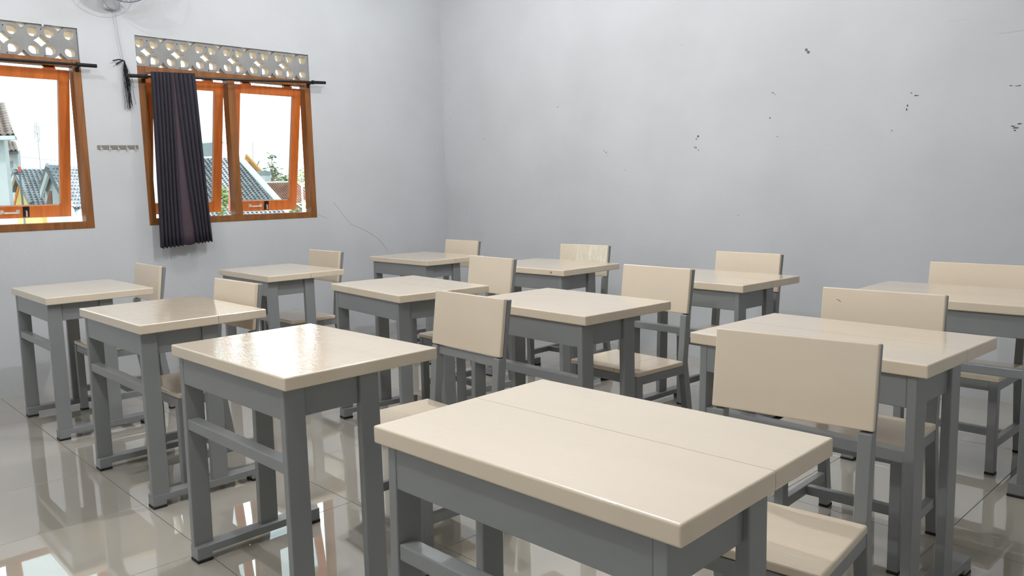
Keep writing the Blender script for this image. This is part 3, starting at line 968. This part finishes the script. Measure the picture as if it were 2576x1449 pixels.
# trees
def tree(name, label, px, py, dep, top, w, h, leaf, n, mt, seed, cards=0.11, bare=False):
    rnd = random.Random(seed)
    c = OW(px, py, dep)
    base = down(c)
    t = thing(name, label, 'tree', base, 0, 'trees beyond the roofs')
    m = MB()
    cz = c.z - base.z
    m.tube([(0, 0, 0), (0.05, 0.05, cz * 0.5), (0, 0, cz)], [0.16, 0.12, 0.06], 7)
    tips = []
    for k in range(9):
        a = rnd.uniform(0, 6.28)
        e = Vector((w * 0.45 * math.cos(a) * rnd.uniform(.3, 1), w * 0.45 * math.sin(a) * rnd.uniform(.3, 1), cz + h * rnd.uniform(-0.2, 0.5)))
        m.tube([(0, 0, cz - h * 0.45), tuple((Vector((0, 0, cz - h * 0.2)) + e) / 2), tuple(e)], [0.05, 0.035, 0.015], 5)
        tips.append(e)
    obj('trunk', m.mesh('trunk', 'bark'), t)
    f = MB()
    for k in range(n):
        if bare:
            tip = rnd.choice(tips); p = tip + Vector((rnd.gauss(0, .16), rnd.gauss(0, .16), rnd.gauss(0, .14)))
        else:
            while True:
                d = Vector((rnd.uniform(-1, 1), rnd.uniform(-1, 1), rnd.uniform(-1, 1)))
                if 0.35 < d.length < 1: break
            p = Vector((d.x * w / 2, d.y * w / 2, cz + d.z * h / 2))
            p += Vector((0, 0, 0.12 * math.sin(p.x * 4 + seed) + 0.1 * math.sin(p.y * 5)))
        q = Matrix.Rotation(rnd.uniform(0, 6.28), 3, 'Z') @ Matrix.Rotation(rnd.uniform(-1, 1), 3, 'X')
        s_ = cards * rnd.uniform(0.6, 1.3)
        f.quad(*[p + q @ Vector(v_) for v_ in ((-s_, -s_ * .4, 0), (0, -s_ * .55, s_ * .15), (s_, 0, 0), (0, s_ * .55, s_ * .15), (-s_, s_ * .4, 0))])
    tag(obj('foliage', f.mesh('foliage', mt), t), kind='stuff')
    return t


tree('tree', 'sparse pale tree with clustered leaves beside the box tank', 684, 432, 50, 0, 1.7, 1.9, 0, 260, 'leaf_pale', 2, 0.10, True)
tree('tree', 'rounded green tree above the red-brown roof', 712, 462, 52, 0, 1.5, 1.1, 0, 900, 'leaf', 5, 0.07)
tree('tree', 'yellow-green tree in the open gap at the right of the window', 764, 470, 44, 0, 1.6, 2.2, 0, 1100, 'leaf', 9, 0.07)
tree('tree', 'low green tree under the sash at the right gap', 752, 528, 24, 0, 0.8, 0.6, 0, 500, 'leaf_pale', 12, 0.05)
tree('shrub', 'yellow-green shrub below the left sash gap', 557, 512, 22, 0, 0.42, 0.8, 0, 500, 'leaf', 15, 0.045)
# white metal pole right of the red-brown roof
base = down(OW(769, 530, 20))
pl = thing('metal_scaffold', 'thin white pipe scaffold in the gap at the right of the window', 'scaffold', base)
bar(pl, base, 'pole', down(OW(761, 545, 20)), OW(759, 460, 20), 0.022, 'white_pipe', 8)
bar(pl, base, 'pole', down(OW(770, 545, 20)), OW(766, 505, 20), 0.018, 'white_pipe', 8)
bar(pl, base, 'brace', OW(744, 511, 20), OW(776, 532, 20), 0.015, 'white_pipe', 8)
bar(pl, base, 'brace', OW(746, 512, 20), OW(772, 512, 20), 0.012, 'white_pipe', 8)

# --- seen through the window at the left edge
dep = 17
base = down(OW(-40, 500, dep))
hL = thing('house', 'tall pale house at the left edge with a steep brown-grey tiled roof', 'building', base)
e0, e1, r1, r0 = OW(-120, 345, dep), OW(38, 338, dep), OW(-16, 226, dep + 2.2), OW(-120, 222, dep + 2.2)
e1.z = e0.z; r1.z = r0.z
house_roof(hL, base, [e0, e1, r1, r0], e1 - e0, None, 'roof_brown', 0.16, 0.13, True)
wall_poly(hL, base, 'fascia', [OW(-120, 352, dep), OW(37, 351, dep), OW(37, 341, dep), OW(-120, 342, dep)], 'verge', 0.08)
wall_poly(hL, base, 'side_wall', [down(OW(-120, 600, dep + .4)), down(OW(23, 530, dep + .4)), OW(9, 345, dep + .4), OW(-120, 345, dep + .4)], 'house_white')

dep = 26
base = down(OW(30, 450, dep))
hS = thing('house', 'narrow pale house with a small tiled roof beside the tall house', 'building', base)
e0, e1, r1, r0 = OW(-20, 381, dep), OW(45, 380, dep), OW(33, 357, dep + 1.2), OW(-20, 357, dep + 1.2)
e1.z = e0.z; r1.z = r0.z
house_roof(hS, base, [e0, e1, r1, r0], e1 - e0, None, 'roof_brown', 0.13, 0.10, False)
wall_poly(hS, base, 'front_wall', [down(OW(-20, 600, dep + .3)), down(OW(44, 600, dep + .3)), OW(44, 378, dep + .3), OW(-20, 378, dep + .3)], 'house_white')
wall_poly(hS, base, 'window_pane', [OW(16, 428, dep), OW(31, 428, dep), OW(31, 404, dep), OW(16, 404, dep)], 'tank', 0.05)
wall_poly(hS, base, 'awning', [OW(11, 408, dep - .4), OW(28, 405, dep - .4), OW(17, 375, dep), OW(10, 374, dep)], 'roof_red', 0.05)


# pair of gabled houses with grey roofs: A apex, D foot of the near verge, B far end of the ridge
def gable_house(label, A_, D_, B_, t, wallm, board, extra=None):
    base = down((A_ + D_) / 2)
    h = thing('house', label, 'building', base)
    far = B_ - A_
    far.z = 0
    L_ = A_ - (D_ - A_) * t
    L_.z = A_.z - (A_.z - D_.z) * t
    n = (D_ - A_).cross(Vector((0, 0, 1))).normalized()
    if n.dot(CAM - A_) < 0: n = -n
    bk = far.normalized() * 0.22 + Vector((0, 0, -0.08))
    wall_poly(h, base, 'gable_wall', [down(L_) + bk, down(D_) + bk, D_ + bk, A_ + bk, L_ + bk], wallm, 0.15)
    for a, b in ((A_, L_), (A_, D_)):
        d = Vector((0, 0, -board))
        wall_poly(h, base, 'verge_board', [a, b, b + d, a + d], 'verge', 0.06)
    up_ = Vector((0, 0, 0.03))
    house_roof(h, base, [D_ + up_, D_ + far + up_, A_ + far + up_, A_ + up_], far, None, 'roof_grey', 0.15, 0.12, False)
    o_ = A_ - (A_ - L_) * 1.0
    wall_poly(h, base, 'far_slope', [L_, A_, A_ + far, L_ + far], 'roof_grey', 0.06)
    bar(h, base, 'ridge_cap', A_ + Vector((0, 0, 0.05)), A_ + far + Vector((0, 0, 0.05)), 0.05, 'verge', 6)
    if extra: extra(h, base, bk * 0.9)
    return h


def ex1(h, base, bk):
    wall_poly(h, base, 'window_frame', [OW(29, 530, 21.3), OW(34, 530, 21.3), OW(47, 470, 21.3), OW(44, 470, 21.3)], 'sash', 0.03)


def ex2(h, base, bk):
    wall_poly(h, base, 'brick_panel', [OW(112, 527, 18.6), OW(132, 527, 18.6), OW(129, 480, 18.6), OW(124, 480, 18.6)], 'brick', 0.03)


gable_house('house with the yellow gable wall, left of the antenna', OW(34, 432, 22), OW(88, 534, 20.6), OW(150, 430, 23.5), 0.5, 'house_yellow', 0.10, ex1)
gable_house('house with the white gable and brick strip, right of the antenna', OW(119, 420, 19), OW(180, 528, 18.0), OW(225, 418, 21), 0.55, 'house_white', 0.16, ex2)
base = down(OW(60, 530, 17.5))
vp = thing('vent_pipe', 'dark pipe with a red cap in front of the yellow gable', 'pipe', base)
bar(vp, base, 'pipe', base + Vector((0, 0, 0.0)), OW(49, 432, 17.5), 0.022, 'grey_pipe', 10)
bar(vp, base, 'cap', OW(49, 432, 17.5), OW(48.4, 420, 17.5), 0.03, 'red_cap', 10)
# lattice antenna mast
base = down(OW(100, 425, 60))
an = thing('antenna_mast', 'thin radio antenna mast against the pale sky', 'antenna', base)
bar(an, base, 'mast', down(OW(101, 440, 60)), OW(94, 335, 60), 0.018, 'pale_metal', 6)
for x0, y0, x1, y1 in ((88, 308, 87, 350), (97, 318, 100, 356), (92, 305, 93, 340)):
    bar(an, base, 'element', OW(x0, y0, 60), OW(x1, y1, 60), 0.016, 'pale_metal', 5)
for x0, y0, x1, y1 in ((84, 318, 97, 319), (87, 355, 101, 356), (85, 332, 99, 333)):
    bar(an, base, 'crossbar', OW(x0, y0, 60), OW(x1, y1, 60), 0.012, 'pale_metal', 5)
# overhead wires
base = down(OW(90, 400, 30))
wr = thing('overhead_wire', 'thin power line crossing the left window view', 'wire', base)
pts = [OW(-60 + 26 * i, 383 + 2.7 * i, 30) - base for i in range(13)]
for q in (pts[0], pts[-1]):
    bar(wr, Vector((0, 0, 0)), 'utility_pole', down(q + base) - base, q + Vector((0, 0, 0.15)), 0.05, 'pale_metal', 8)
obj('cable', MB().tube(pts, 0.007, 5).mesh('cable', 'pale_metal'), wr)
